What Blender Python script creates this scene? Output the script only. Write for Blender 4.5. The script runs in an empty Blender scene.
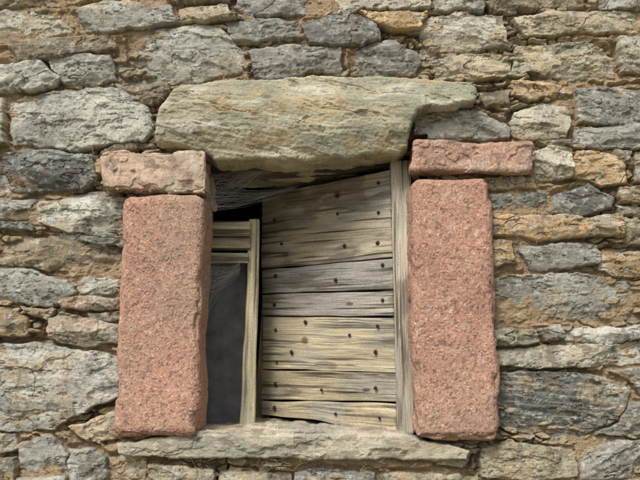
import bpy, math, numpy as np
from mathutils import Vector, Matrix
rng=np.random.default_rng(11)
# ---------------- camera model ----------------
F=900.0; PITCH=math.radians(8); CY=-2.25; CZ=1.60
cp,sp=math.cos(PITCH),math.sin(PITCH)
def P(px,py,y=0.0):
    """photo measurement -> world point on the plane at depth y"""
    u=(px-320)/F; v=-(py-240)/F
    d=np.array([u, cp-v*sp, sp+v*cp])
    t=(y-CY)/d[1]
    return np.array([0,CY,CZ])+d*t
def W2(px,py,y=0.0):
    p=P(px,py,y); return (p[0],p[2])
# ---------------- numpy noise ----------------
def _h(ix,iy,iz,seed):
    n=(ix.astype(np.int64)*374761393+iy.astype(np.int64)*668265263+iz.astype(np.int64)*2147483647*3+int(seed)*1274126177)&0xffffffff
    n=((n^(n>>13))*1274126177)&0xffffffff
    n=((n^(n>>15))*2246822519)&0xffffffff
    n=n^(n>>16)
    return n/4294967295.0*2-1
_z0=np.zeros(1,dtype=np.int64)
def n2(x,y,seed=0):
    xi=np.floor(x);yi=np.floor(y);fx=x-xi;fy=y-yi
    xi=xi.astype(np.int64);yi=yi.astype(np.int64)
    fx=fx*fx*fx*(fx*(fx*6-15)+10);fy=fy*fy*fy*(fy*(fy*6-15)+10)
    a=_h(xi,yi,_z0,seed);b=_h(xi+1,yi,_z0,seed);c=_h(xi,yi+1,_z0,seed);d=_h(xi+1,yi+1,_z0,seed)
    return (a*(1-fx)+b*fx)*(1-fy)+(c*(1-fx)+d*fx)*fy
def fbm2(x,y,o=4,seed=0,g=0.5):
    s=0;a=1;t=0
    for i in range(o):
        s=s+a*n2(x,y,seed+i*17);t+=a;a*=g
        x,y=(x*1.6-y*1.2)+3.7,(x*1.2+y*1.6)+9.1
    return s/t*1.6
def fbm2a(x,y,o=4,seed=0,g=0.5):   # anisotropy preserved
    s=0;a=1;t=0
    for i in range(o):
        s=s+a*n2(x,y,seed+i*17);t+=a;a*=g
        x=x*2.03+5.3;y=y*2.03+1.7
    return s/t*1.6
def n3(x,y,z,seed=0):
    xi=np.floor(x);yi=np.floor(y);zi=np.floor(z);fx=x-xi;fy=y-yi;fz=z-zi
    xi=xi.astype(np.int64);yi=yi.astype(np.int64);zi=zi.astype(np.int64)
    fx=fx*fx*(3-2*fx);fy=fy*fy*(3-2*fy);fz=fz*fz*(3-2*fz)
    r=0
    for i in (0,1):
        for j in (0,1):
            for k in (0,1):
                r=r+_h(xi+i,yi+j,zi+k,seed)*(fx if i else 1-fx)*(fy if j else 1-fy)*(fz if k else 1-fz)
    return r
def fbm3(p,sc,o=4,seed=0,g=0.5):
    x,y,z=p[:,0]*sc[0],p[:,1]*sc[1],p[:,2]*sc[2]
    s=0;a=1;t=0
    for i in range(o):
        s=s+a*n3(x,y,z,seed+i*13);t+=a;a*=g
        x=x*2.03+1.3;y=y*2.03+7.1;z=z*2.03+4.4
    return s/t*1.6
def sm(e0,e1,x):
    t=np.clip((x-e0)/(e1-e0),0,1);return t*t*(3-2*t)
def lin(c):
    c=np.array(c,dtype=float)/255.0
    return np.where(c<=0.04045,c/12.92,((c+0.055)/1.055)**2.4)
def mixc(c,c2,m): return c*(1-m[:,None])+np.asarray(c2)[None,:]*m[:,None]
# ---------------- mesh helper ----------------
def make_mesh(name,co,quads,col=None,loc=None,mat=None,smooth=True,parent=None):
    me=bpy.data.meshes.new(name)
    nv=len(co);nf=len(quads)
    me.vertices.add(nv);me.vertices.foreach_set('co',np.ascontiguousarray(co,dtype=np.float32).ravel())
    me.loops.add(nf*4);me.loops.foreach_set('vertex_index',np.ascontiguousarray(quads,dtype=np.int32).ravel())
    me.polygons.add(nf);me.polygons.foreach_set('loop_start',np.arange(0,nf*4,4,dtype=np.int32))
    me.polygons.foreach_set('loop_total',np.full(nf,4,dtype=np.int32))
    me.polygons.foreach_set('use_smooth',np.full(nf,smooth))
    me.update(calc_edges=True)
    if col is not None:
        a=me.attributes.new('col','FLOAT_COLOR','POINT')
        c4=np.ones((nv,4),dtype=np.float32);c4[:,:3]=np.clip(col,0.004,0.9);a.data.foreach_set('color',c4.ravel())
    if loc is not None:
        a=me.attributes.new('loc','FLOAT_VECTOR','POINT');a.data.foreach_set('vector',np.ascontiguousarray(loc,dtype=np.float32).ravel())
    ob=bpy.data.objects.new(name,me);bpy.context.scene.collection.objects.link(ob)
    if mat: me.materials.append(mat)
    if parent: ob.parent=parent
    return ob
def empty(name):
    e=bpy.data.objects.new(name,None);bpy.context.scene.collection.objects.link(e);return e
# ---------------- materials ----------------
def base_mat(name,rough=0.88):
    m=bpy.data.materials.new(name);m.use_nodes=True
    nt=m.node_tree;b=nt.nodes['Principled BSDF'];b.inputs['Roughness'].default_value=rough
    b.inputs['Specular IOR Level'].default_value=0.25
    return m,nt,b
def N(nt,t,**k):
    n=nt.nodes.new(t)
    for a,v in k.items():
        if a in n.inputs.keys(): n.inputs[a].default_value=v
        else: setattr(n,a,v)
    return n
def ramp(nt,src,stops):
    r=nt.nodes.new('ShaderNodeValToRGB');nt.links.new(src,r.inputs[0])
    while len(r.color_ramp.elements)<len(stops): r.color_ramp.elements.new(0.5)
    for e,(p,c) in zip(r.color_ramp.elements,stops):
        e.position=p;e.color=(c,c,c,1) if not hasattr(c,'__len__') else (*c,1)
    return r.outputs[0]
def mul(nt,a,b,f=1.0):
    m=nt.nodes.new('ShaderNodeMix');m.data_type='RGBA';m.blend_type='MULTIPLY';m.inputs[0].default_value=f
    nt.links.new(a,m.inputs[6]);nt.links.new(b,m.inputs[7]);return m.outputs[2]
def stone_mat(name,fine=1.0):
    m,nt,b=base_mat(name,0.9)
    at=N(nt,'ShaderNodeAttribute',attribute_name='col')
    tc=N(nt,'ShaderNodeTexCoord')
    mp=N(nt,'ShaderNodeMapping');mp.inputs['Scale'].default_value=(1,1,2.2);nt.links.new(tc.outputs['Object'],mp.inputs[0])
    n1=N(nt,'ShaderNodeTexNoise',Scale=260.0,Detail=4.0,Roughness=0.8);nt.links.new(mp.outputs[0],n1.inputs['Vector'])
    mp2=N(nt,'ShaderNodeMapping');mp2.inputs['Scale'].default_value=(1,1,9);mp2.inputs['Rotation'].default_value=(0,0.06,0);nt.links.new(tc.outputs['Object'],mp2.inputs[0])
    n2_=N(nt,'ShaderNodeTexNoise',Scale=32.0,Detail=5.0,Roughness=0.7,Distortion=0.6);nt.links.new(mp2.outputs[0],n2_.inputs['Vector'])
    c=mul(nt,at.outputs['Color'],ramp(nt,n1.outputs[0],[(0.3,0.58),(0.5,1.0),(0.7,1.38)]))
    c=mul(nt,c,ramp(nt,n2_.outputs[0],[(0.30,0.55),(0.42,0.97),(0.7,1.12)]))
    nt.links.new(c,b.inputs['Base Color'])
    bp=N(nt,'ShaderNodeBump',Strength=0.85*fine,Distance=0.003);nt.links.new(n1.outputs[0],bp.inputs['Height'])
    bp2=N(nt,'ShaderNodeBump',Strength=0.6*fine,Distance=0.005);nt.links.new(n2_.outputs[0],bp2.inputs['Height']);nt.links.new(bp.outputs[0],bp2.inputs['Normal'])
    nt.links.new(bp2.outputs[0],b.inputs['Normal'])
    return m
M_stone=stone_mat('schist_stone')
def granite_mat():
    m,nt,b=base_mat('pink_granite',0.85)
    at=N(nt,'ShaderNodeAttribute',attribute_name='col');tc=N(nt,'ShaderNodeTexCoord')
    v=N(nt,'ShaderNodeTexVoronoi',Scale=300.0);nt.links.new(tc.outputs['Object'],v.inputs['Vector'])
    n1=N(nt,'ShaderNodeTexNoise',Scale=190.0,Detail=5.0,Roughness=0.8);nt.links.new(tc.outputs['Object'],n1.inputs['Vector'])
    sep=N(nt,'ShaderNodeSeparateColor');nt.links.new(v.outputs['Color'],sep.inputs[0])
    c=mul(nt,at.outputs['Color'],ramp(nt,sep.outputs[0],[(0.0,0.66),(0.15,0.92),(0.85,1.05),(1.0,1.5)]))
    c=mul(nt,c,ramp(nt,n1.outputs[0],[(0.33,0.62),(0.5,1.0),(0.7,1.22)]))
    nt.links.new(c,b.inputs['Base Color'])
    bp=N(nt,'ShaderNodeBump',Strength=0.9,Distance=0.0045);nt.links.new(n1.outputs[0],bp.inputs['Height'])
    nt.links.new(bp.outputs[0],b.inputs['Normal'])
    return m
M_gran=granite_mat()
def wood_mat():
    m,nt,b=base_mat('weathered_wood',0.8)
    at=N(nt,'ShaderNodeAttribute',attribute_name='col');lo=N(nt,'ShaderNodeAttribute',attribute_name='loc')
    mp=N(nt,'ShaderNodeMapping');mp.inputs['Scale'].default_value=(4,150,70);nt.links.new(lo.outputs['Vector'],mp.inputs[0])
    n1=N(nt,'ShaderNodeTexNoise',Scale=3.0,Detail=6.0,Roughness=0.75,Distortion=0.3);nt.links.new(mp.outputs[0],n1.inputs['Vector'])
    mp2=N(nt,'ShaderNodeMapping');mp2.inputs['Scale'].default_value=(2.0,22,18);nt.links.new(lo.outputs['Vector'],mp2.inputs[0])
    n4=N(nt,'ShaderNodeTexNoise',Scale=3.0,Detail=5.0,Roughness=0.65,Distortion=0.5);nt.links.new(mp2.outputs[0],n4.inputs['Vector'])
    n5=N(nt,'ShaderNodeTexNoise',Scale=220.0,Detail=3.0,Roughness=0.7);nt.links.new(lo.outputs['Vector'],n5.inputs['Vector'])
    c=mul(nt,at.outputs['Color'],ramp(nt,n1.outputs[0],[(0.28,0.28),(0.41,0.88),(0.7,1.28)]))
    c=mul(nt,c,ramp(nt,n4.outputs[0],[(0.3,0.62),(0.5,1.0),(0.7,1.14)]))
    c=mul(nt,c,ramp(nt,n5.outputs[0],[(0.3,0.78),(0.7,1.18)]))
    nt.links.new(c,b.inputs['Base Color'])
    bp=N(nt,'ShaderNodeBump',Strength=0.9,Distance=0.003);nt.links.new(n1.outputs[0],bp.inputs['Height'])
    nt.links.new(bp.outputs[0],b.inputs['Normal'])
    return m
M_wood=wood_mat()
def plain(name,rgb,rough=0.8,metal=0.0,sc=30,var=0.3,bump=0.3):
    m,nt,b=base_mat(name,rough);b.inputs['Metallic'].default_value=metal
    tc=N(nt,'ShaderNodeTexCoord');n1=N(nt,'ShaderNodeTexNoise',Scale=float(sc),Detail=5.0,Roughness=0.65);nt.links.new(tc.outputs['Object'],n1.inputs['Vector'])
    c=lin(rgb);nt.links.new(ramp(nt,n1.outputs[0],[(0.3,tuple(c*(1-var))),(0.7,tuple(np.minimum(c*(1+var),1)))]),b.inputs['Base Color'])
    bp=N(nt,'ShaderNodeBump',Strength=bump,Distance=0.01);nt.links.new(n1.outputs[0],bp.inputs['Height']);nt.links.new(bp.outputs[0],b.inputs['Normal'])
    return m
# ---------------- stones of the wall ----------------
PAL={'G':(155,153,142),'D':(126,126,119),'T':(176,163,136),'O':(188,161,122),'B':(190,182,161),'P':(155,149,142),'K':(142,128,107),'L':(180,177,165),'R':(188,161,140)}
S=[
('K',[(-30,-30),(60,-28),(62,3),(30,5),(-30,8)]),
('B',[(-30,9),(38,4),(70,11),(74,26),(44,37),(-30,50)]),
('G',[(78,12),(105,2),(172,2),(178,20),(150,29),(86,30)]),
('T',[(180,7),(228,6),(238,18),(200,23),(180,21)]),
('O',[(62,-25),(150,-25),(165,-2),(100,-1),(66,4)]),
('G',[(152,-25),(232,-25),(232,2),(172,-1)]),
('P',[(236,-20),(328,-20),(326,12),(250,15),(238,8)]),
('B',[(331,-20),(432,-20),(430,7),(336,11)]),
('L',[(434,-20),(486,-20),(482,9),(434,8)]),
('T',[(489,-20),(545,-20),(590,-18),(588,5),(540,9),(489,8)]),
('D',[(602,-20),(670,-20),(670,7),(604,9)]),
('T',[(515,18),(560,12),(670,8),(670,32),(560,35),(528,32)]),
('K',[(10,44),(40,37),(108,31),(120,46),(70,54),(18,62)]),
('G',[(115,42),(150,30),(200,22),(224,28),(243,50),(243,72),(205,79),(150,81),(117,78)]),
('G',[(228,22),(262,16),(300,19),(303,37),(256,42),(232,40)]),
('D',[(303,24),(346,10),(378,26),(381,38),(355,44),(312,42)]),
('O',[(362,12),(428,11),(426,28),(398,31),(372,22)]),
('B',[(420,17),(455,12),(504,12),(509,46),(470,51),(424,52)]),
('T',[(430,55),(512,51),(515,72),(470,77),(438,76)]),
('T',[(516,42),(590,44),(618,56),(616,75),(575,79),(516,69)]),
('B',[(620,38),(668,36),(668,74),(621,72)]),
('L',[(-30,64),(42,61),(56,76),(40,88),(-30,92)]),
('G',[(46,56),(80,51),(110,54),(116,76),(92,84),(58,82)]),
('P',[(248,50),(292,43),(340,44),(342,68),(298,71),(256,77)]),
('G',[(352,46),(388,38),(420,50),(424,62),(412,75),(358,72)]),
('K',[(120,83),(166,81),(172,86),(158,100),(140,98)]),
('G',[(5,97),(60,87),(124,84),(148,104),(151,124),(143,140),(80,147),(12,145)]),
('T',[(-30,97),(3,98),(6,143),(-30,146)]),
('D',[(3,152),(48,149),(92,153),(98,178),(82,193),(6,191)]),
('G',[(-30,150),(0,152),(2,192),(-30,192)]),
('K',[(98,152),(120,143),(150,141),(156,144),(110,154)]),
('O',[(90,158),(100,158),(101,175),(94,176)]),
('G',[(-30,196),(34,198),(37,214),(-30,217)]),
('L',[(37,201),(80,196),(116,190),(119,208),(112,236),(70,232),(38,222)]),
('D',[(-30,219),(34,222),(32,230),(-30,231)]),
('K',[(-30,234),(50,236),(104,242),(112,256),(110,269),(60,270),(-30,263)]),
('D',[(60,232),(112,238),(112,246),(66,240)]),
('G',[(-30,268),(40,272),(68,280),(74,290),(55,305),(-30,303)]),
('L',[(70,281),(90,275),(109,277),(110,291),(78,293)]),
('R',[(58,300),(86,294),(106,298),(104,307),(62,309)]),
('K',[(86,311),(110,309),(110,320),(90,317)]),
('O',[(-30,309),(14,311),(28,320),(26,333),(-30,337)]),
('K',[(20,308),(52,308),(46,320),(32,318)]),
('R',[(46,318),(62,312),(90,316),(111,326),(108,342),(88,347),(50,338)]),
('L',[(-30,342),(40,342),(84,350),(109,358),(108,394),(82,412),(56,432),(-30,430)]),
('T',[(70,428),(108,406),(112,438),(88,442)]),
('B',[(-30,435),(14,434),(16,450),(-30,456)]),
('G',[(18,446),(45,438),(65,443),(68,470),(30,474),(18,466)]),
('G',[(69,450),(92,448),(105,458),(104,482),(70,482)]),
('K',[(-30,460),(14,458),(16,500),(-30,500)]),
('G',[(19,478),(66,476),(66,505),(19,505)]),
('O',[(107,458),(128,456),(145,462),(143,482),(108,482)]),
('T',[(147,466),(214,469),(216,486),(147,488)]),
('G',[(68,486),(140,486),(150,505),(68,505)]),
('B',[(220,470),(290,472),(290,505),(220,505)]),
('G',[(293,472),(372,472),(376,505),(293,505)]),
('T',[(378,474),(482,478),(482,505),(378,505)]),
('T',[(433,452),(455,446),(472,454),(466,468),(438,465)]),
('O',[(513,78),(560,82),(575,86),(572,95),(530,97),(514,92)]),
('K',[(477,90),(510,88),(512,103),(486,104)]),
('G',[(415,113),(450,108),(480,110),(514,126),(512,136),(470,137),(416,136)]),
('B',[(516,112),(545,100),(568,101),(574,116),(568,138),(524,140),(516,128)]),
('G',[(576,88),(600,84),(670,86),(670,118),(620,124),(580,120)]),
('G',[(578,126),(640,122),(670,122),(670,144),(600,147),(578,143)]),
('B',[(536,150),(560,144),(573,148),(576,178),(545,180),(537,170)]),
('O',[(576,152),(612,152),(628,160),(630,184),(600,186),(577,178)]),
('K',[(616,148),(634,150),(636,164),(620,162)]),
('T',[(638,150),(670,150),(670,180),(640,180)]),
('D',[(540,142),(572,140),(572,145),(548,146)]),
('T',[(495,176),(535,176),(538,188),(497,188)]),
('G',[(496,192),(545,190),(549,206),(498,208)]),
('D',[(553,196),(590,185),(618,198),(612,210),(572,213),(552,210)]),
('K',[(620,188),(668,188),(668,202),(624,204)]),
('G',[(620,207),(668,206),(668,216),(624,217)]),
('O',[(504,215),(560,213),(622,219),(626,235),(560,239),(505,237)]),
('T',[(628,220),(668,220),(668,246),(630,244)]),
('O',[(497,240),(512,243),(515,266),(499,268)]),
('G',[(517,246),(548,242),(598,246),(606,264),(570,271),(530,268)]),
('O',[(606,250),(668,252),(668,276),(618,275),(600,269)]),
('G',[(500,280),(540,272),(592,276),(668,284),(668,318),(592,321),(502,322)]),
('T',[(502,328),(538,329),(540,343),(503,346)]),
('G',[(540,327),(562,326),(566,338),(545,344)]),
('L',[(568,329),(668,325),(668,338),(600,344),(568,341)]),
('B',[(502,350),(560,346),(668,342),(668,364),(560,368),(504,367)]),
('D',[(502,376),(540,371),(604,376),(632,390),(624,418),(588,438),(540,436),(504,428)]),
('G',[(612,372),(668,368),(668,398),(640,394),(632,382)]),
('G',[(630,404),(668,402),(668,432),(602,436),(626,420)]),
('T',[(484,450),(520,444),(579,450),(580,476),(540,481),(485,478)]),
('G',[(582,446),(610,439),(668,440),(668,480),(583,478)]),
('G',[(486,484),(560,484),(560,505),(486,505)]),
('K',[(562,484),(668,484),(668,505),(562,505)]),
]
stones=[];pal=[]
for c,poly in S:
    # courses run on behind the jambs
    pp=[(px+12 if (103<=px<=120 and 200<py<440) else px-13 if (494<=px<=506 and 170<py<445) else px,py) for px,py in poly]
    stones.append(np.array([W2(*p) for p in pp]));pal.append(c)
nT=len(stones)
x0,z0=W2(-18,496);x1,z1=W2(658,-18)
X0,X1,Z0,Z1=-2.3,2.3,-0.02,3.4
z=Z0
while z<Z1:
    hh=rng.uniform(0.05,0.13);x=X0-rng.uniform(0,0.2)
    while x<X1:
        w=rng.uniform(0.09,0.34)*(0.6+hh*5)
        cx,cz=x+w/2,z+hh/2
        if not (x0-0.03<cx<x1+0.03 and z0-0.01<cz<z1+0.01):
            j=lambda a=0.012:rng.uniform(-a,a)
            g=0.005
            stones.append(np.array([(x+g+j(),z+g+j(.006)),(x+w/2,z+g+j(.006)),(x+w-g+j(),z+g+j(.006)),(x+w-g+j(),z+hh-g+j(.006)),(x+w/2,z+hh-g+j(.006)),(x+g+j(),z+hh-g+j(.006))]))
            pal.append(rng.choice(list('GGGDTTOBLKP')))
        x+=w
    z+=hh
def axis(a,b,f0,f1,fine,coarse):
    mid=np.arange(f0,f1,fine)
    def grow(start,end,sgn):
        r=[];s=fine;p=start
        while (p<end if sgn>0 else p>end):
            s=min(s*1.12,coarse);p+=sgn*s;r.append(p)
        return r
    return np.array(grow(mid[0],a,-1)[::-1]+list(mid)+grow(mid[-1],b,1))
fx0,fz0=W2(-8,488);fx1,fz1=W2(648,-8)
AX=axis(X0,X1,fx0,fx1,0.00150,0.012);AZ=axis(Z0,Z1,fz0,fz1,0.00150,0.012)
GX,GZ=np.meshgrid(AX,AZ)
shp=GX.shape
wx=GX+0.008*fbm2(GX*9,GZ*9,2,1)+0.0046*fbm2(GX*36,GZ*36,3,2)
wz=GZ+0.006*fbm2(GX*9,GZ*9,2,5)+0.0040*fbm2(GX*36,GZ*36,3,7)
best=np.full(shp,9.0);idx=np.zeros(shp,dtype=np.int32)
def sdf(poly,px,pz):
    d=np.full(px.shape,1e9);n=len(poly);inside=np.zeros(px.shape,dtype=bool)
    for i in range(n):
        a=poly[i];b=poly[(i+1)%n];e=b-a
        wxx=px-a[0];wzz=pz-a[1]
        t=np.clip((wxx*e[0]+wzz*e[1])/(e@e+1e-12),0,1)
        d=np.minimum(d,(wxx-e[0]*t)**2+(wzz-e[1]*t)**2)
        c=((a[1]>pz)!=(b[1]>pz))
        if abs(e[1])>1e-9: c&=(px<e[0]*(pz-a[1])/e[1]+a[0])
        else: c&=False
        inside^=c
    d=np.sqrt(d);return np.where(inside,-d,d)
mar=0.035
for k,poly in enumerate(stones):
    i0,i1=np.searchsorted(AX,[poly[:,0].min()-mar,poly[:,0].max()+mar]);j0,j1=np.searchsorted(AZ,[poly[:,1].min()-mar,poly[:,1].max()+mar])
    if i1<=i0 or j1<=j0: continue
    d=sdf(poly,wx[j0:j1,i0:i1],wz[j0:j1,i0:i1])
    sb=best[j0:j1,i0:i1];si=idx[j0:j1,i0:i1];m=d<sb
    sb[m]=d[m];si[m]=k
K=len(stones)
cen=np.array([p.mean(0) for p in stones])
siz=np.array([p.max(0)-p.min(0) for p in stones])
x=GX.ravel();zz=GZ.ravel();d=best.ravel()-0.0022;I=idx.ravel()
dx=x-cen[I,0];dz=zz-cen[I,1]
th=rng.normal(0,0.10,K);th[rng.random(K)<0.12]+=0.4
ct,st=np.cos(th)[I],np.sin(th)[I]
s=dx*ct+dz*st;t=-dx*st+dz*ct
off=rng.uniform(0,50,K)[I]
prot=rng.uniform(-0.014,0.018,K)
h=np.full(x.shape,1.0)
fw=0.004*fbm2(x*30+off,zz*30,3,19)
for k in range(6):
    a=rng.normal(0,0.14,K);b=rng.normal(0,0.26,K);c=rng.uniform(0.0,0.006,K)+np.abs(a)*siz[:,0]*0.15+np.abs(b)*siz[:,1]*0.15
    h=np.minimum(h,a[I]*s+b[I]*t+c[I]+fw*rng.uniform(-1,1,K)[I])
h=np.clip(h,-0.025,0.03)
h+=prot[I]
lam=rng.uniform(0.1,0.8,K)[I]**1.5
wv=fbm2(x*11+off,zz*11,3,21)
per=rng.uniform(0.014,0.032,K)[I]
q=(t+0.008*wv)/per+off
fr=q-np.floor(q)
h+=lam*0.0044*(sm(0.0,0.92,fr)-sm(0.92,1.0,fr))*np.clip(0.2+1.4*fbm2(x*7+off,zz*16,2,33),0,1.2)
strk=fbm2a(s*14+off,t*120+off,4,41,0.6)
h+=(0.2+0.7*lam)*0.0008*strk
h+=0.0020*fbm2(x*20+off,zz*26,5,51,0.5)
sp1=fbm2(s*18+off*2,t*40,4,56,0.55);h-=0.0034*sm(0.12,0.15,sp1)+0.0028*sm(0.42,0.45,sp1)
h+=0.0010*fbm2(x*130,zz*170,4,61,0.65)
cr=np.abs(fbm2(s*7+off*3,t*16+off,3,71));crk=(1-sm(0.0,0.018,cr))*sm(0.1,0.5,fbm2(x*5+off,zz*5,1,77)+0.25)
h-=0.007*crk
rr=rng.uniform(0.003,0.008,K)[I]
tt=np.clip(-d/rr,0,1);edge=1-np.sqrt(np.clip(1-(1-tt)**2,0,1))
hs=h-edge*0.009-(1-sm(0,0.0018,-d))*0.03
u=x/0.044+0.45*fbm2(x*18,zz*18,3,81);v=zz/0.015+0.55*fbm2(x*18,zz*18,3,83)
ui=np.floor(u);vi=np.floor(v);F1=np.full(x.shape,9.);F2=np.full(x.shape,9.);CID=np.zeros(x.shape)
for a in (-1,0,1):
    for b in (-1,0,1):
        cx=ui+a;cy=vi+b;ci=cx.astype(np.int64);cj=cy.astype(np.int64)
        jx=cx+0.5+0.45*_h(ci,cj,_z0,91);jy=cy+0.5+0.45*_h(ci,cj,_z0,92)
        dd=np.sqrt((u-jx)**2+(v-jy)**2);m=dd<F1
        F2=np.where(m,F1,np.minimum(F2,dd));F1=np.where(m,dd,F1);CID=np.where(m,_h(ci,cj,_z0,93),CID)
eg=F2-F1
chip=sm(0.05,0.20,eg)
base=-0.046+chip*(0.020+0.016*CID)+0.004*fbm2(x*30,zz*30,4,95)+0.0028*fbm2(x*120,zz*120,3,97)
mort=fbm2(x*4,zz*4,3,99)
base=np.maximum(base,-0.032+0.024*mort+0.006*fbm2(x*50,zz*50,5,101,.6))
base+=0.018*sm(0.004,0.018,d)
H=np.where(d<0,np.maximum(hs,base),base)
isb=(d>=0)|(hs<base)
PC=np.array([lin(PAL[c]) for c in pal])
jit=1+rng.normal(0,0.12,(K,1))+rng.normal(0,0.006,(K,3));PC=PC*np.clip(jit,0.7,1.3)*0.97
C=PC[I]
big=fbm2(x*9+off,zz*12,4,111)
C=C*(1+0.15*strk+0.24*big)[:,None]
stain=(rng.uniform(0.0,1.0,K)**1.5)[I]
m1=sm(0.0,0.4,fbm2(s*11+off*2,t*26,5,121,0.6))*stain
C=mixc(C,lin((180,155,118)),m1*0.7)
m2=sm(0.1,0.5,fbm2(x*13+off,zz*20,5,131,0.6))*rng.uniform(0,0.9,K)[I]
C=mixc(C,lin((206,203,190)),m2*0.6)
m6=sm(0.05,0.5,fbm2(x*10+off*2,zz*16,5,135,0.6))*rng.uniform(0,0.9,K)[I]
C=mixc(C,lin((138,142,126)),m6*0.75)
m3=sm(0.24,0.55,fbm2(x*24+off,zz*34,5,141,0.65))
C=mixc(C,lin((100,91,78)),m3*0.6)
m5=sm(0.40,0.52,fbm2(x*70,zz*70,4,143,0.6))
C=mixc(C,lin((206,203,192)),m5*0.4)
m7=sm(0.42,0.52,fbm2(x*90,zz*110,4,147,0.6))
C=mixc(C,lin((86,79,68)),m7*0.5)
C*=(1-0.35*crk)[:,None]
cb=np.where((chip>0.5)[:,None],lin((150,136,113))[None,:]*(1+0.35*CID)[:,None],lin((138,116,88))[None,:])
cb=cb*(1+0.3*fbm2(x*40,zz*40,4,151))[:,None]
mm=sm(-0.15,0.3,mort);cb=mixc(cb,lin((162,140,110)),mm*0.75)
C=np.where(isb[:,None],cb,C)
co=np.stack([x+0.0020*fbm2(x*70,zz*70,2,161),-H,zz],1)
hx0=W2(185,300)[0];hx1=W2(430,300)[0];hz0=W2(320,446)[1];hz1=W2(320,135)[1]
nz,nx=shp
ii=(np.arange(nz-1)[:,None]*nx+np.arange(nx-1)[None,:]).ravel()
quads=np.stack([ii,ii+1,ii+nx+1,ii+nx],1)
qx=x[ii];qz=zz[ii]
keep=~((qx>hx0)&(qx<hx1)&(qz>hz0)&(qz<hz1))
quads=quads[keep]
wall=make_mesh('stone_wall',co,quads,C,None,M_stone)
# ---------------- free-outline slab (lintel, sill) ----------------
def slab(name,poly,thick,hf,colf,mat,res=0.0015,rounding=0.012,seed=0,yp=-0.05,warpa=0.004):
    poly=np.array([W2(*p,yp) for p in poly])
    ax=np.arange(poly[:,0].min()-0.015,poly[:,0].max()+0.015,res);az=np.arange(poly[:,1].min()-0.015,poly[:,1].max()+0.015,res)
    X,Z=np.meshgrid(ax,az)
    def D(X,Z): return sdf(poly,X+warpa*fbm2(X*12,Z*12,2,seed)+0.6*warpa*fbm2(X*45,Z*45,3,seed+3),Z+warpa*0.7*fbm2(X*12,Z*12,2,seed+1)+0.6*warpa*fbm2(X*45,Z*45,3,seed+4))
    d=D(X,Z)
    gz,gx=np.gradient(d,res);g2=gx**2+gz**2+1e-6
    near=np.abs(d)<res*1.6
    X=np.where(near,X-np.clip(d,-res,res)*gx/g2*(d>-res*0.6),X);Z=np.where(near,Z-np.clip(d,-res,res)*gz/g2*(d>-res*0.6),Z)
    n0,n1=X.shape;ii=(np.arange(n0-1)[:,None]*n1+np.arange(n1-1)[None,:])
    ins=d<res*0.6
    ok=ins[:-1,:-1]&ins[1:,:-1]&ins[:-1,1:]&ins[1:,1:]
    q=np.stack([ii[ok],ii[ok]+1,ii[ok]+n1+1,ii[ok]+n1],1)
    used,inv=np.unique(q,return_inverse=True);q=inv.reshape(q.shape)
    x=X.ravel()[used];z=Z.ravel()[used];dd=np.minimum(d.ravel()[used],0)
    tt=np.clip(-dd/rounding,0,1);edge=1-np.sqrt(np.clip(1-(1-tt)**2,0,1))
    H=hf(x,z,dd)-edge*rounding*1.3
    e=np.concatenate([q[:,[0,1]],q[:,[1,2]],q[:,[2,3]],q[:,[3,0]]]);key=np.sort(e,1);kk=key[:,0].astype(np.int64)*10**7+key[:,1]
    un,inv,cnt=np.unique(kk,return_inverse=True,return_counts=True);be=e[cnt[inv.ravel()]==1]
    bv=np.unique(be);pos=np.full(len(x),-1);pos[bv]=np.arange(len(bv))
    xs=[x];zs=[z];ys=[-H];fs=[q];n=len(x);steps=int(thick/0.004)
    bx,bz,by=x[bv],z[bv],-H[bv];prevbase=None
    for k in range(1,steps+1):
        yy=by+thick*k/steps
        f=min(1,k/5)
        xs.append(bx+f*0.0022*fbm2(bx*60+bz*33,yy*60,3,seed+8));zs.append(bz+f*(0.006*fbm2(bx*16+bz*33,yy*30,4,seed+9)));ys.append(yy)
        cur=n+(k-1)*len(bv)+pos
        p0=np.arange(len(x)) if k==1 else prevbase
        fs.append(np.stack([p0[be[:,1]],p0[be[:,0]],cur[be[:,0]],cur[be[:,1]]],1))
        prevbase=cur
    x=np.concatenate(xs);y=np.concatenate(ys);z=np.concatenate(zs);f=np.concatenate(fs)
    p=np.stack([x,y,z],1)
    return make_mesh(name,p,f,colf(p),None,mat)
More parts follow.
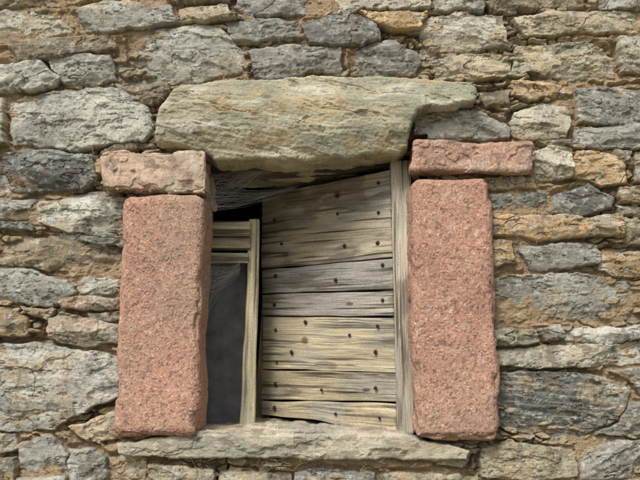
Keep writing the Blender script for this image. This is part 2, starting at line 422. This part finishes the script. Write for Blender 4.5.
# ---------------- generic rounded, weathered block ----------------
def block(name,quad,thick,r,res,disp,colf,mat,parent=None,back=None,warp=0.0,seed=0,resd=None):
    quad=[np.asarray(p,float) for p in quad]  # BL BR TR TL
    w=np.linalg.norm(quad[1]-quad[0]);h=np.linalg.norm(quad[3]-quad[0])
    if resd is None: resd=res if isinstance(res,float) else max(res)
    ra,rb=(res,res) if isinstance(res,float) else res
    n=[max(2,int(w/ra)),max(2,int(h/rb)),max(3,int(thick/resd))]
    vs=[];fs=[];o=0
    for ax in range(3):
        b_,c_=[(1,2),(0,2),(0,1)][ax]
        for e in (0,1):
            A,B=np.meshgrid(np.arange(n[b_]+1),np.arange(n[c_]+1),indexing='ij')
            g=np.zeros((A.size,3),dtype=np.int64);g[:,b_]=A.ravel();g[:,c_]=B.ravel();g[:,ax]=e*n[ax]
            i=(np.arange(n[b_])[:,None]*(n[c_]+1)+np.arange(n[c_])[None,:]).ravel()
            f=np.stack([i,i+n[c_]+1,i+n[c_]+2,i+1],1)+o
            flip=(e==0)
            if ax==1: flip=not flip
            if flip: f=f[:,::-1]
            vs.append(g);fs.append(f);o+=len(g)
    g=np.concatenate(vs);f=np.concatenate(fs)
    code=(g[:,0]*100003+g[:,1])*100003+g[:,2]
    un,first,inv=np.unique(code,return_index=True,return_inverse=True)
    g=g[first];f=inv.ravel()[f]
    size=np.array([w,h,thick]);p=g/np.array(n)*size
    rv=np.minimum(r,size/2*0.98)
    qq=np.clip(p,rv,size-rv);dd=(p-qq)/rv;L=np.linalg.norm(dd,axis=1,keepdims=True);nn=dd/np.maximum(L,1e-9)
    pl=qq+nn*rv
    sd=p+np.array([seed*3.1,seed*1.7,seed*0.9])
    loc=sd.copy()
    pl=pl+nn*disp(sd,p/size,nn)[:,None]
    if warp>0:
        pl[:,0]+=warp*fbm3(sd,(9,9,9),2,seed+5);pl[:,1]+=warp*fbm3(sd,(9,9,9),2,seed+6)
    a=pl[:,0]/w;b=pl[:,1]/h
    a_=a[:,None];b_=b[:,None]
    base=quad[0]*(1-a_)*(1-b_)+quad[1]*a_*(1-b_)+quad[2]*a_*b_+quad[3]*(1-a_)*b_
    bk=np.array([0,1,0]) if back is None else np.asarray(back)
    co=base+bk[None,:]*pl[:,2][:,None]
    return make_mesh(name,co,f[:,::-1],colf(sd,p/size),loc,mat,parent=parent)
def Q(bl,br,tr,tl,y=0.0):
    return [P(*q,y) for q in (bl,br,tr,tl)]
def gdisp(sd,uv,nn):
    a=fbm3(sd,(6,6,6),3,3)*0.005+fbm3(sd,(30,30,30),3,4)*0.0016
    pit=fbm3(sd,(130,130,130),3,5,0.65)
    ed=np.minimum(np.minimum(uv[:,0],1-uv[:,0])*0.22,np.minimum(uv[:,1],1-uv[:,1])*0.6)
    chipm=(1-sm(0.0,0.026,ed))*sm(0.1,0.5,fbm3(sd,(14,14,14),3,7))
    return a+pit*0.0012-0.0024*sm(0.2,0.55,pit)-0.007*chipm
def gcol(sd,uv):
    c=np.tile(lin((184,142,121)),(len(sd),1))
    c=c*(1+0.15*fbm3(sd,(8,8,8),4,8)+0.10*fbm3(sd,(60,60,60),4,9))[:,None]
    c=mixc(c,lin((204,180,160)),sm(0.30,0.8,fbm3(sd,(90,90,90),3,14))*0.5)
    c=mixc(c,lin((112,90,77)),sm(0.38,0.7,fbm3(sd,(130,130,130),3,5,0.65))*0.6)
    c=mixc(c,lin((160,140,120)),sm(-0.3,0.8,fbm3(sd,(4,4,4),3,16))*0.5)
    return c
block('granite_jamb',Q((111,437),(198,438),(204,193),(122,195),-0.05),0.19,0.024,0.0016,gdisp,gcol,M_gran,warp=0.004,seed=3)
block('granite_jamb',Q((416,441),(501,440),(493,177),(411,178),-0.05),0.19,0.024,0.0016,gdisp,gcol,M_gran,warp=0.004,seed=2)
def capcol(base,ex):
    def f(sd,uv):
        c=np.tile(lin(base),(len(sd),1))*(1+0.25*fbm3(sd,(20,20,40),4,18)+0.14*fbm3(sd,(120,120,160),3,19))[:,None]
        c=mixc(c,lin(ex),sm(0.0,0.5,fbm3(sd,(14,14,20),4,20))*0.75)
        return mixc(c,lin((118,104,90)),sm(0.30,0.65,fbm3(sd,(50,50,60),4,23))*0.6)
    return f
def sdisp(amp):
    def f(sd,uv,nn): 
        fl=fbm3(sd,(22,34,22),3,34,.55)
        return amp*(fbm3(sd,(12,12,14),4,31)+0.5*fbm3(sd,(60,60,110),4,32,0.6))-0.7*amp*sm(0.1,0.16,fl)
    return f
block('capstone',Q((101,189),(206,195),(204,147),(101,153),-0.045),0.19,0.012,0.0016,sdisp(0.006),capcol((188,163,142),(204,190,168)),M_stone,warp=0.009,seed=4)
block('capstone',Q((410,171),(533,172),(532,142),(413,140),-0.045),0.19,0.010,0.0016,sdisp(0.0045),capcol((178,143,123),(190,168,148)),M_gran,warp=0.006,seed=5)
# lintel
def lcol(p):
    xx,yy=p[:,0],p[:,2]+0.35*p[:,1]
    st=fbm2a(xx*10,yy*90+xx*9,4,52,0.6)
    c=np.tile(lin((182,173,146)),(len(p),1))*(1+0.12*st+0.18*fbm2(xx*8,yy*10,4,53))[:,None]
    c=mixc(c,lin((154,154,132)),sm(-0.15,0.4,fbm2(xx*6,yy*14,4,54))*0.8)
    c=mixc(c,lin((184,162,124)),sm(0.1,0.6,fbm2(xx*8,yy*22,4,55))*0.6)
    c=mixc(c,lin((210,204,186)),sm(0.2,0.7,fbm2(xx*10,yy*34,4,56))*0.6)
    c=mixc(c,lin((106,98,84)),sm(0.38,0.6,fbm2(xx*30,yy*90,5,57,.6))*0.6)
    return c
zt=W2(300,76,-0.05)[1];zb=W2(300,156,-0.05)[1]
def lh(x,z,d):
    v=(z-zb)/(zt-zb)
    hb=0.066-0.030*(1-sm(0,0.40,v))-0.025*sm(0.6,1.0,v)
    w=z+0.16*x+0.010*fbm2(x*5,z*9,3,44)
    q=w/0.046;fr=q-np.floor(q)
    led=0.007*(sm(0,0.95,fr)-sm(0.95,1,fr))*np.clip(1.6*fbm2(x*4,z*8,2,45),0,1)
    fl=fbm2(x*9+4,w*26,4,49,0.55)
    return hb+led+0.003*fbm2(x*7,z*12,4,46)-0.003*sm(0.1,0.14,fl)-0.0025*sm(0.35,0.39,fl)+0.0010*fbm2a(x*14,w*130,4,47,.6)+0.0011*fbm2(x*130,z*150,3,48)
slab('stone_lintel',[(156,140),(157,118),(161,102),(172,88),(186,82),(250,77),(350,74),(430,77),(474,80),(479,91),(476,102),(445,106),(419,112),(412,126),(409,146),(398,151),(350,155),(300,158),(250,157),(212,158),(204,152),(176,147)],0.34,lh,lcol,M_stone,seed=5,rounding=0.010)
def scol(p):
    xx,yy=p[:,0],p[:,2]+0.3*p[:,1]
    c=np.tile(lin((190,180,158)),(len(p),1))*(1+0.12*fbm2a(xx*10,yy*70,4,62)+0.18*fbm2(xx*24,yy*30,4,63))[:,None]
    c=mixc(c,lin((168,148,122)),sm(0.1,0.6,fbm2(xx*9,yy*20,4,64))*0.6)
    c=mixc(c,lin((152,151,140)),sm(-0.1,0.4,fbm2(xx*7+9,yy*14,4,68))*0.6)
    return mixc(c,lin((116,104,88)),sm(0.33,0.6,fbm2(xx*26,yy*50,4,65))*0.55)
zs=W2(300,433,-0.03)[1]
def silh(x,z,d):
    fl=fbm2(x*12,z*26,4,66,.55)
    return 0.028-0.010*sm(-0.01,0.0,z-zs)+0.004*fbm2(x*7,z*14,3,69)-0.003*sm(0.05,0.09,fl)-0.003*sm(0.3,0.34,fl)+0.0012*fbm2(x*90,z*120,4,67,.6)
slab('window_sill',[(114,445),(150,438),(205,431),(290,429),(380,432),(412,436),(440,443),(470,451),(468,460),(420,461),(330,460),(220,459),(116,456)],0.34,silh,scol,M_stone,seed=15,rounding=0.006,yp=-0.03)
# ---------------- interior ----------------
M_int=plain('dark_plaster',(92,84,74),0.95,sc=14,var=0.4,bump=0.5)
def quadmesh(name,vs,fs,mat,parent=None):
    me=bpy.data.meshes.new(name);me.from_pydata([tuple(v) for v in vs],[],fs);me.materials.append(mat)
    o=bpy.data.objects.new(name,me);bpy.context.scene.collection.objects.link(o);o.parent=parent;return o
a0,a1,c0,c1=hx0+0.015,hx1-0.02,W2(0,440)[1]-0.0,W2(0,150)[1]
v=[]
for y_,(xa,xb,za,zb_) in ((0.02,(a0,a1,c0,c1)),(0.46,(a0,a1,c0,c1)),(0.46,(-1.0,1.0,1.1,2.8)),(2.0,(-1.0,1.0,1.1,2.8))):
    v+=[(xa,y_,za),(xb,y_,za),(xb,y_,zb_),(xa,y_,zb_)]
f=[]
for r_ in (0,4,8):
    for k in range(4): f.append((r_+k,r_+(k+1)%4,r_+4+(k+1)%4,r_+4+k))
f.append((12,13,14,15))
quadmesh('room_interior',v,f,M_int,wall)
# ---------------- wood ----------------
def wdisp(sd,uv,nn):
    g=fbm3(sd,(4,150,30),4,71,0.6)
    return 0.0012*g-0.0028*sm(0.40,0.7,g)+0.0018*fbm3(sd,(6,12,6),2,72)
def wcol(base,v=0.2,knots=()):
    def f(sd,uv):
        c=np.tile(lin(base),(len(sd),1))
        g=fbm3(sd,(3,90,20),4,73,0.6)
        c=c*(1+v*g+0.2*fbm3(sd,(5,10,5),3,74))[:,None]
        c=mixc(c,lin((70,61,50)),sm(0.25,0.6,fbm3(sd,(4,140,20),3,75))*0.8)
        c=mixc(c,lin((156,153,146)),sm(0.0,0.6,fbm3(sd,(7,20,7),3,76))*0.5)
        c=mixc(c,lin((98,86,72)),sm(0.2,0.6,fbm3(sd,(9,30,9),4,78))*0.55)
        for kx,ky in knots:
            r=np.hypot((uv[:,0]-kx)*6,(uv[:,1]-ky)*2.2);c=mixc(c,lin((90,68,48)),(1-sm(0.10,0.22,r))*0.8)
        return c
    return f
sh=empty('wooden_shutter')
YR,YL=0.055,0.34
LY=[196,238,269,294,316,369,400,414];RY=[169,227,258,290,317,373,403,432]
RXs=lambda y:390+(y-169)/263*6
cols=[(172,161,138),(176,164,141),(154,149,140),(162,155,143),(184,171,143),(176,162,134),(182,168,139)]
Lf=lambda py:P(261,py,YL);Rf=lambda py:P(RXs(py),py,YR)
nrm=np.cross(Rf(300)-Lf(300),np.array([0,0,1.]));nrm/=np.linalg.norm(nrm)
if nrm[1]>0: nrm=-nrm
gaps=[0,0.12,0.8,0.55,0.6,0.25,0.8,0]
for k in range(7):
    ga,gb=gaps[k],gaps[k+1]
    tl,bl=Lf(LY[k]+ga),Lf(LY[k+1]-gb);tr,br=Rf(RY[k]+ga),Rf(RY[k+1]-gb)
    o=nrm*(rng.uniform(-0.003,0.003) if k>1 else 0.0)
    if k==2: o=o-nrm*0.004
    e=(tr-tl)*rng.uniform(-0.008,0.01) if k>1 else 0
    block(f'plank_{k+1}',[bl+o+e,br+o,tr+o,tl+o+e],0.026,0.003,(0.003,0.0010),wdisp,wcol(cols[k],0.26,[[(0.62,0.72)],[(0.2,0.4)],[],[(0.7,0.5)],[(0.35,0.55)],[(0.8,0.4)],[]][k]),M_wood,parent=sh,back=-nrm,seed=10+k*1.37,warp=0.0018)
M_nail=plain('rusty_nail',(58,44,36),0.7,0.3,sc=200,var=0.5)
def nail(pt,n,r):
    n=Vector(n);me=bpy.data.meshes.new('nail_head')
    q=n.to_track_quat('Z','Y');vs=[];fs=[]
    for a in range(10):
        ir=rng.uniform(0.85,1.12)
        for rr_,hh_ in ((r*ir,0),(r*0.9*ir,r*0.35),(r*0.45,r*0.6)):
            vs.append(Vector((math.cos(a*math.pi/5)*rr_,math.sin(a*math.pi/5)*rr_,hh_)))
    vs.append(Vector((0,0,r*0.65)))
    for a in range(10):
        b=(a+1)%10
        for k in range(2): fs.append((a*3+k,b*3+k,b*3+k+1,a*3+k+1))
        fs.append((a*3+2,b*3+2,30))
    me.from_pydata([tuple(q@v_+Vector(pt)) for v_ in vs],[],fs);me.materials.append(M_nail)
    o=bpy.data.objects.new('nail_head',me);bpy.context.scene.collection.objects.link(o);o.parent=sh
for (px,py) in [(379,183),(338,196),(338,214),(275,220),(379,213),(282,244),(345,246),(378,243),(276,276),(383,265),(336,280),(275,305),(383,300),(276,330),(306,322),(378,326),(350,335),(292,352),(376,352),(277,362),(276,384),(376,388),(322,390),(275,408),(380,418),(336,414)]:
    o0=np.array([0,CY,CZ]);dr=P(px,py,0)-o0;p0=Lf(300)
    t_=((p0-o0)@nrm)/(dr@nrm);pt=o0+dr*t_+nrm*0.002
    nail(pt,nrm,rng.uniform(0.0042,0.0062))
fr_=empty('window_frame')
def vblock(name,q,th,col,seed,parent,r=0.004):
    bl,br,tr,tl=q
    return block(name,[tl,bl,br,tr],th,r,(0.004,0.0012),wdisp,wcol(col,0.2),M_wood,parent=parent,seed=seed,warp=0.001)
vblock('post',[P(397,434,0.05),P(414,434,0.05),P(411,160,0.05),P(391,160,0.05)],0.06,(178,169,150),31,fr_)
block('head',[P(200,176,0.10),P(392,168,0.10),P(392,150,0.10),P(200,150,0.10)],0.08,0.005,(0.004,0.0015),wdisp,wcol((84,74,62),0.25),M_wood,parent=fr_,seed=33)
cs=empty('casement_window')
vblock('stile',[P(239,433,0.20),P(254,433,0.20),P(259,219,0.20),P(249,219,0.20)],0.04,(216,206,172),35,cs,0.003)
vblock('stile_edge',[P(253,434,0.39),P(268,434,0.39),P(270,300,0.39),P(262,300,0.39)],0.03,(176,156,118),36,cs,0.003)
block('top_rail',[P(190,235,0.17),P(250,235,0.17),P(250,221,0.17),P(190,221,0.17)],0.04,0.003,(0.004,0.0013),wdisp,wcol((206,198,170)),M_wood,parent=cs,seed=37)
block('second_rail',[P(190,249,0.19),P(250,249,0.19),P(250,237,0.19),P(190,237,0.19)],0.03,0.003,(0.004,0.0013),wdisp,wcol((188,178,148)),M_wood,parent=cs,seed=38)
block('third_rail',[P(190,263,0.175),P(249,263,0.175),P(249,252,0.175),P(190,252,0.175)],0.03,0.003,(0.004,0.0013),wdisp,wcol((200,192,164)),M_wood,parent=cs,seed=39)
M_pan=plain('slate_panel_paint',(104,104,106),0.55,sc=18,var=0.35,bump=0.2)
quadmesh('panel',[P(184,440,0.26),P(246,440,0.26),P(246,255,0.26),P(184,255,0.26),P(184,440,0.275),P(246,440,0.275),P(246,255,0.275),P(184,255,0.275)],[(0,1,2,3),(7,6,5,4),(0,4,5,1),(1,5,6,2),(2,6,7,3),(3,7,4,0)],M_pan,cs)
# ---------------- cobwebs / dry grass as fine strands ----------------
def strands(name,segs,rad,mat):
    cu=bpy.data.curves.new(name,'CURVE');cu.dimensions='3D';cu.bevel_depth=rad;cu.bevel_resolution=0
    for pts in segs:
        sp_=cu.splines.new('POLY');sp_.points.add(len(pts)-1)
        for i,p in enumerate(pts): sp_.points[i].co=(*p,1)
    cu.materials.append(mat);o=bpy.data.objects.new(name,cu);bpy.context.scene.collection.objects.link(o);return o
M_web=plain('cobweb_silk',(170,170,170),0.6,var=0.1)
M_straw=plain('dry_straw',(186,172,140),0.8,var=0.3)
segs=[]
def web(A,B,C_,D,n):
    for i in range(n):
        s1,s2=rng.random(),rng.random()
        a=A+(B-A)*s1;b=C_+(D-C_)*s2
        sag=rng.uniform(0.002,0.02)
        segs.append([a+(b-a)*t_-np.array([0,0,sag*4*t_*(1-t_)])+rng.normal(0,0.0009,3) for t_ in np.linspace(0,1,8)])
web(P(204,168,0.03),P(204,215,0.06),P(262,172,0.08),P(212,168,0.12),80)
web(P(204,180,0.03),P(204,212,0.03),P(262,197,0.20),P(300,186,0.17),60)
web(P(204,262,0.05),P(204,295,0.05),P(240,262,0.17),P(240,275,0.19),60)
web(P(204,265,0.05),P(206,330,0.05),P(236,268,0.19),P(214,262,0.12),30)
strands('cobweb',segs,0.00011,M_web)
segs2=[]
def tuft(px,py,y,n,l,up=0.0,sx=6):
    for i in range(n):
        p=P(px+rng.normal(0,sx),py+rng.normal(0,3),y);dr=np.array([rng.normal(0,1),rng.uniform(-0.9,0.1),rng.normal(up,0.7)]);dr/=np.linalg.norm(dr)
        L=l*rng.uniform(0.3,1);k=rng.normal(0,0.5,3)
        segs2.append([p+dr*L*t_+k*L*t_*t_*0.5 for t_ in np.linspace(0,1,6)])
tuft(422,118,-0.01,50,0.045);tuft(440,112,-0.02,30,0.045);tuft(232,62,-0.015,50,0.06);tuft(218,76,-0.015,30,0.05)
for i in range(9): tuft(rng.uniform(140,440),466,-0.015,int(rng.integers(4,14)),rng.uniform(0.015,0.035),-0.2,9)
tuft(100,158,-0.01,14,0.03);tuft(520,242,-0.01,10,0.03);tuft(160,92,-0.01,10,0.04)
strands('dry_grass',segs2,0.00026,M_straw)
# ---------------- ground ----------------
M_gr=plain('grassy_ground',(118,114,90),0.95,sc=6,var=0.4,bump=0.6)
quadmesh('ground',[(-200,-200,0),(200,-200,0),(200,200,0),(-200,200,0)],[(0,1,2,3)],M_gr)
# ---------------- light ----------------
sc=bpy.context.scene
w=bpy.data.worlds.new('World');sc.world=w;w.use_nodes=True;nt=w.node_tree
sky=nt.nodes.new('ShaderNodeTexSky');sky.sky_type='NISHITA';sky.sun_disc=False
EL,AZs=math.radians(46),math.radians(-26)
sd_=Vector((math.sin(AZs)*math.cos(EL),-math.cos(AZs)*math.cos(EL),math.sin(EL)))
sky.sun_elevation=EL;sky.sun_rotation=math.atan2(sd_.x,sd_.y)
sky.dust_density=3.0
hs_=nt.nodes.new('ShaderNodeHueSaturation');hs_.inputs['Saturation'].default_value=0.25
nt.links.new(sky.outputs[0],hs_.inputs['Color']);nt.links.new(hs_.outputs[0],nt.nodes['Background'].inputs[0])
nt.nodes['Background'].inputs[1].default_value=0.15
L=bpy.data.lights.new('sun','SUN');L.energy=3.4;L.angle=math.radians(20);L.color=(1,0.975,0.94)
lo=bpy.data.objects.new('sun',L);sc.collection.objects.link(lo);lo.rotation_euler=sd_.to_track_quat('Z','Y').to_euler()
sc.view_settings.view_transform='Standard';sc.view_settings.look='None';sc.view_settings.exposure=0
cam=bpy.data.cameras.new('camera');cam.lens=36*F/640;cam.sensor_width=36;cam.clip_start=0.05;cam.clip_end=600
co_=bpy.data.objects.new('camera',cam);sc.collection.objects.link(co_)
co_.location=(0,CY,CZ);co_.rotation_euler=(math.radians(90)+PITCH,0,0);sc.camera=co_
